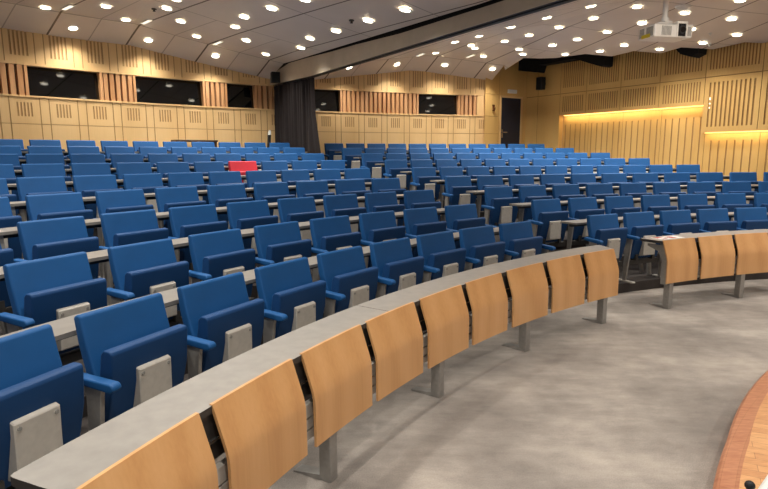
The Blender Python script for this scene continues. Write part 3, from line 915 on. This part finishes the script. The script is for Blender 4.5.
# ------------------------------------------------------------------ projector
t = thing('projector', 'white ceiling projector with black lens hanging on a pole over the right block', 'projector', (3.60, 7.28, 3.065), math.radians(12))
bm = bmesh.new(); box(bm, -.27, .27, 0, .32, .01, .165, 0, .018, 2); link('housing', mesh_from(bm, 'housing', 'cream'), t)
bm = bmesh.new()
box(bm, .05, .16, -.016, .02, .025, .175, 0, .006, 1); link('lens_surround', mesh_from(bm, 'lens_surround', 'black'), t)
bm = bmesh.new()
cyl(bm, (.105, .10), .046, -.03, .01, 20, 0, 'y', .052); ln = link('lens', mesh_from(bm, 'lens', ['darkgrey', 'glass']), t)
bm = bmesh.new(); cyl(bm, (.105, .10), .034, -.034, -.029, 20, 0, 'y'); link('lens_glass', mesh_from(bm, 'lens_glass', 'glass'), ln)
bm = bmesh.new()
box(bm, .03, .18, -.022, .06, .172, .2, 0, .008, 2); box(bm, .03, .05, -.022, .06, .01, .172, 0, .004, 1); box(bm, .16, .18, -.022, .06, .01, .172, 0, .004, 1); link('lens_cowl', mesh_from(bm, 'lens_cowl', 'cream'), t)
def vent(x0, x1, n_, side=False):
    bm = bmesh.new()
    for i in range(n_):
        a = x0 + (x1-x0)*i/n_; b = a + (x1-x0)/n_*.5
        if side: box(bm, -.274, -.266, a, b, .03, .14)
        else: box(bm, a, b, -.004, .004, .03, .14)
    link('vent', mesh_from(bm, 'vent', 'vent'), t)
vent(-.17, -.03, 8); vent(.185, .255, 5); vent(.03, .16, 7, True); vent(.20, .29, 4, True)
bm = bmesh.new(); box(bm, -.276, -.269, .08, .24, .018, .06); link('sticker', mesh_from(bm, 'sticker', 'yellow'), t)
bm = bmesh.new()
box(bm, -.15, .15, .10, .13, .19, .205); box(bm, -.15, .15, .24, .27, .19, .205); box(bm, -.05, .05, .10, .27, .2, .225)
for x in (-.14, .14):
    for y in (.115, .255): cyl(bm, (x, y), .01, .16, .2, 8)
link('bracket', mesh_from(bm, 'bracket', 'white'), t)
bm = bmesh.new(); cyl(bm, (0, .18), .033, .22, .99, 16); cyl(bm, (0, .18), .05, .22, .27, 16); link('pole', mesh_from(bm, 'pole', 'white'), t)

# ------------------------------------------------------------------ downlights
LEFT = [(-5.5, 9.63), (-4.48, 9.56), (-4.57, 10.47), (-5.5, 10.43), (-4.54, 11.33), (-3.49, 9.53), (-3.51, 10.21), (-3.55, 11.15), (-3.49, 12.13), (-3.14, 8.98), (-2.22, 9.41), (-2.55, 10.11), (-2.57, 10.99), (-2.4, 11.95), (-1.65, 8.75), (-1.55, 11.01), (-1.27, 10.17), (-0.76, 9.43), (-0.22, 8.59), (0.29, 7.83), (-1.07, 8.11)]
RIGHT = [(-0.81, 13.7), (0.33, 14.3), (1.56, 14.76), (2.81, 14.99), (1.24, 13.88), (1.46, 11.94), (2.08, 13.28), (2.4, 14.01), (1.94, 12.93), (1.86, 11.38), (2.29, 10.53), (2.59, 12.5), (3.04, 13.1), (3.23, 13.52), (2.95, 11.89), (2.72, 9.81), (3.34, 11.18), (3.62, 12.55), (4.12, 13.23), (3.95, 11.95), (3.19, 9.09), (3.73, 10.47), (4.3, 11.28), (4.72, 12.74), (4.99, 12.12), (4.16, 9.69), (4.66, 10.6), (5.78, 12.22), (5.05, 9.88), (5.62, 10.73), (6.29, 11.52), (5.91, 10.0), (6.54, 10.85), (5.5, 9.13)]
bm = bmesh.new()
rin, rout = .072, .092
seg = 24
A = [bm.verts.new((rin*math.cos(2*PI*i/seg), rin*math.sin(2*PI*i/seg), .012)) for i in range(seg)]
B = [bm.verts.new((rin*math.cos(2*PI*i/seg), rin*math.sin(2*PI*i/seg), -.01)) for i in range(seg)]
Cc = [bm.verts.new((rout*math.cos(2*PI*i/seg), rout*math.sin(2*PI*i/seg), -.003)) for i in range(seg)]
for i in range(seg):
    j = (i+1) % seg
    bm.faces.new([A[i], A[j], B[j], B[i]]); bm.faces.new([B[i], B[j], Cc[j], Cc[i]])
ring_me = mesh_from(bm, 'trim_ring', 'white')
bm = bmesh.new(); cyl(bm, (0, 0), rin, -.006, .004, 24); lamp_me = mesh_from(bm, 'lamp', 'lamp')
SPOT = bpy.data.lights.new('downlight_beam', 'SPOT'); SPOT.energy = 88; SPOT.spot_size = math.radians(125); SPOT.spot_blend = .9; SPOT.shadow_soft_size = .08; SPOT.color = (1, .955, .88)
def ceil_z(x, y):
    dx, dy = x-CX, y-CY
    return zceil(math.hypot(dx, dy), math.atan2(dx, dy))
def numword(n):
    tens = {2: 'twentieth', 3: 'thirtieth'}
    base = ORD + ['fifteenth', 'sixteenth', 'seventeenth', 'eighteenth', 'nineteenth']
    if n < 20: return base[n]
    if n % 10 == 0: return tens[n//10]
    return {2: 'twenty', 3: 'thirty'}[n//10] + '-' + ORD[n % 10]
for pts, lab in ((LEFT, 'round lit ceiling downlight over the left block, %s counting from the left end'), (RIGHT, 'round lit ceiling downlight over the right block, %s counting from the beam side')):
    srt = sorted(pts, key=lambda p: project((p[0], p[1], ceil_z(*p)))[0])
    for i, (x, y) in enumerate(srt):
        z = ceil_z(x, y)
        # lie in the slope of the ceiling
        e = .05
        nx = (ceil_z(x+e, y) - ceil_z(x-e, y))/(2*e); ny = (ceil_z(x, y+e) - ceil_z(x, y-e))/(2*e)
        if math.hypot(nx, ny) > .6: nx = ny = 0
        t = thing('downlight', lab % numword(i+1), 'downlight', (x, y, z-.008), 0, 'recessed downlights')
        t.rotation_euler = Vector((-nx, -ny, 1)).to_track_quat('Z', 'Y').to_euler()
        link('trim_ring', ring_me, t); link('lamp', lamp_me, t)
        o = bpy.data.objects.new('downlight_beam', SPOT); col.objects.link(o); o.location = (x, y, z-.06)
SPOT2 = SPOT.copy(); SPOT2.energy = 215
# the same lamps go on over the stage and the front seats, out of view
for x, y in ((-4.5, 5.5), (-3.2, 4.2), (-2.2, 6.2), (-1.2, 4.6), (0, 6.4), (1.2, 5.2), (2.4, 6.6), (3.8, 6.0), (5.2, 6.6), (6.6, 7.0), (8, 8.4), (-2.5, 2.2), (-.6, 2.6), (1.2, 3.0), (3.0, 3.6), (5, 4.0), (7, 4.4), (9, 5.5), (0, .6), (2.2, 1.2), (4.4, 1.6), (7.4, 9.8), (-5.2, 7.4)):
    o = bpy.data.objects.new('downlight_beam', SPOT2); col.objects.link(o); o.location = (x, y, 3.92 if abs(aisle_d(math.hypot(x-CX, y-CY), math.atan2(x-CX, y-CY))) > 1 else 3.5)

# unseen fill spot, added to brighten the projector
L2 = bpy.data.lights.new('projector_fill_spot', 'SPOT'); L2.energy = 700; L2.spot_size = math.radians(24); L2.spot_blend = .8; L2.shadow_soft_size = .1; L2.color = (1, .95, .86)
o = bpy.data.objects.new('projector_fill_spot', L2); col.objects.link(o); o.location = (3.2, .6, 3.4)
o.rotation_euler = (Vector((3.55, 7.3, 3.15)) - Vector(o.location)).to_track_quat('-Z', 'Y').to_euler()
# ------------------------------------------------------------------ small fittings on ceiling and walls
t = thing('smoke_detector', 'round white smoke detector on the ceiling beside the projector pole', 'smoke detector', (4.852, 9.578, ceil_z(4.852, 9.578)))
bm = bmesh.new(); cyl(bm, (0, 0), .11, -.03, 0, 20, 0, 'z', .12); link('base', mesh_from(bm, 'base', 'white'), t)
bm = bmesh.new(); cyl(bm, (0, 0), .06, -.055, -.03, 20, 0, 'z', .085); link('sensor', mesh_from(bm, 'sensor', 'white'), t)
def ceiling_bit(name, label, cat, x, y, m_, r):
    z = ceil_z(x, y)
    t = thing(name, label, cat, (x, y, z))
    bm = bmesh.new(); cyl(bm, (0, 0), r, -.015, 0, 14); link('base', mesh_from(bm, 'base', m_), t)
    bm = bmesh.new(); cyl(bm, (0, 0), r*.4, -.04, -.015, 12); cyl(bm, (0, 0), r*.6, -.046, -.04, 12); link('head', mesh_from(bm, 'head', m_), t)
ceiling_bit('sprinkler', 'small dark sprinkler head on the ceiling over the left block', 'sprinkler', -3.742, 9.654, 'darkgrey', .04)
ceiling_bit('sprinkler', 'small dark sprinkler head near the beam over the aisle', 'sprinkler', -.47, 8.72, 'darkgrey', .04)
ceiling_bit('sprinkler', 'small white sprinkler head near the ceiling edge, upper of two', 'sprinkler', 6.06, 10.88, 'white', .035)
ceiling_bit('sprinkler', 'small white sprinkler head near the ceiling edge, lower of two', 'sprinkler', 6.46, 11.59, 'white', .035)
bm = bmesh.new(); door_box(bm, .42, .74, 3.30, 3.40, .003, .06, 0, .008)
thing('emergency_light', 'slim pale emergency light box above the navy door', 'emergency light', me=mesh_from(bm, 'emergency_light', 'white'))
bm = bmesh.new(); door_box(bm, 1.21, 1.29, 2.80, 2.97, .003, .03, 0, .01); door_box(bm, 1.225, 1.275, 2.83, 2.9, .03, .07, 0, .01)
thing('wall_fitting', 'small bronze fitting on the wall panel beside the navy door', 'wall fitting', me=mesh_from(bm, 'wall_fitting', 'bronze'))
t = thing('wall_sensor', 'small white sensor with lit dots on the deep grooved wall panel', 'sensor')
bm = bmesh.new()
def wbox(bm, s0, s1, z0, z1, d0, d1, mi=0): wall_prism(bm, [(s0, z0), (s1, z0), (s1, z1), (s0, z1)], d0, d1, mi)
wbox(bm, -5.13, -5.09, 2.56, 2.82, .003, .015)
link('plate', mesh_from(bm, 'plate', 'maple2'), t)
for z0, z1 in ((2.745, 2.795), (2.66, 2.685), (2.575, 2.60)):
    bm = bmesh.new(); wbox(bm, -5.120, -5.100, z0, z1, .015, .03); link('lit_dot', mesh_from(bm, 'lit_dot', 'dot'), t)

for th, R, lab in ((-.832, 15.98, 'bright slot streak of reflected light on the left block ceiling, furthest from the beam'), (-.752, 15.98, 'bright slot streak of reflected light on the left block ceiling, middle of three'), (-.667, 16.05, 'bright slot streak of reflected light on the left block ceiling, closest to the beam'),
                   (-.372, 16.0, 'bright slot streak of reflected light on the right block ceiling near the beam'), (-.293, 15.9, 'bright slot streak of reflected light on the right block ceiling towards the door')):
    z = zceil(R, th) - .002  # glowing strips imitate lamp reflections on the panel edges
    t = thing('glint_streak', lab, 'reflection streak', pol(R, th, z), -th, 'ceiling slot streaks')
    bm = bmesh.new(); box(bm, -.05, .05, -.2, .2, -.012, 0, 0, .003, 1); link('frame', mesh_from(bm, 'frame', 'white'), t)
    bm = bmesh.new(); box(bm, -.03, .03, -.18, .18, -.016, -.012); link('glint', mesh_from(bm, 'glint', 'dot'), t)
# things behind the last row
t = thing('post', 'slim black post with a white top leaning by the dark curtain', 'post', (-2.66, 12.90, 1.2))
bm = bmesh.new(); cyl(bm, (0, 0), .036, 0, .90, 14, 0, 'z', .04); link('shaft', mesh_from(bm, 'shaft', 'black'), t)
bm = bmesh.new(); cyl(bm, (0, 0), .041, .90, 1.0, 14, 0, 'z', .024); link('cap', mesh_from(bm, 'cap', 'white'), t)
t.rotation_euler = (0, .09, 0)
thc = -.682
t = thing('console_table', 'low dark wood console top against the back wall behind the last row', 'console', pol(16.9, thc, 1.2), -thc)
bm = bmesh.new(); box(bm, -.44, .44, -.17, .17, .72, .76, 0, .006, 1); link('table_top', mesh_from(bm, 'table_top', 'darkwood'), t)
for sx in (-.4, .4):
    bm = bmesh.new(); box(bm, sx-.02, sx+.02, -.15, .15, 0, .72); link('leg', mesh_from(bm, 'leg', 'darkwood'), t)

# lectern with a white-edged screen on the stage, just inside the corner of the view
t = thing('lectern', 'lectern with white-edged dark blue screen at the near corner of the stage', 'lectern', (1.003, 1.058, .13), math.radians(-46.9))
bm = bmesh.new(); box(bm, -.06, .06, -.06, .06, .02, .70, 0, .005, 1); box(bm, -.16, .16, -.16, .16, 0, .02, 0, .005, 1); link('stand', mesh_from(bm, 'stand', 'darkgrey'), t)
bm = bmesh.new(); box(bm, -.19, .19, -.13, .13, .735, .765, 0, .006, 1); scr = link('screen_frame', mesh_from(bm, 'screen_frame', 'white'), t)
bm = bmesh.new(); box(bm, -.172, .172, -.112, .112, .765, .768); link('display', mesh_from(bm, 'display', 'screen'), scr)
bm = bmesh.new(); box(bm, -.1, .1, -.08, .08, .70, .735); link('mount', mesh_from(bm, 'mount', 'darkgrey'), t)
bm = bmesh.new(); cyl(bm, (-.202, -.046), .004, .72, .765, 8); bmesh.ops.create_uvsphere(bm, u_segments=14, v_segments=8, radius=.011, matrix=Matrix.Translation((-.202, -.046, .770))); box(bm, -.207, -.187, -.052, -.04, .738, .75)
link('microphone', mesh_from(bm, 'microphone', 'black'), t)

# ------------------------------------------------------------------ ambient light and view
w_ = bpy.data.worlds.new('hall'); bpy.context.scene.world = w_; w_.use_nodes = True
bg = w_.node_tree.nodes['Background']; bg.inputs[0].default_value = (1, .98, .95, 1); bg.inputs[1].default_value = .52
sc = bpy.context.scene
sc.view_settings.view_transform = 'Standard'
sc.view_settings.look = 'None'
sc.view_settings.exposure = 0
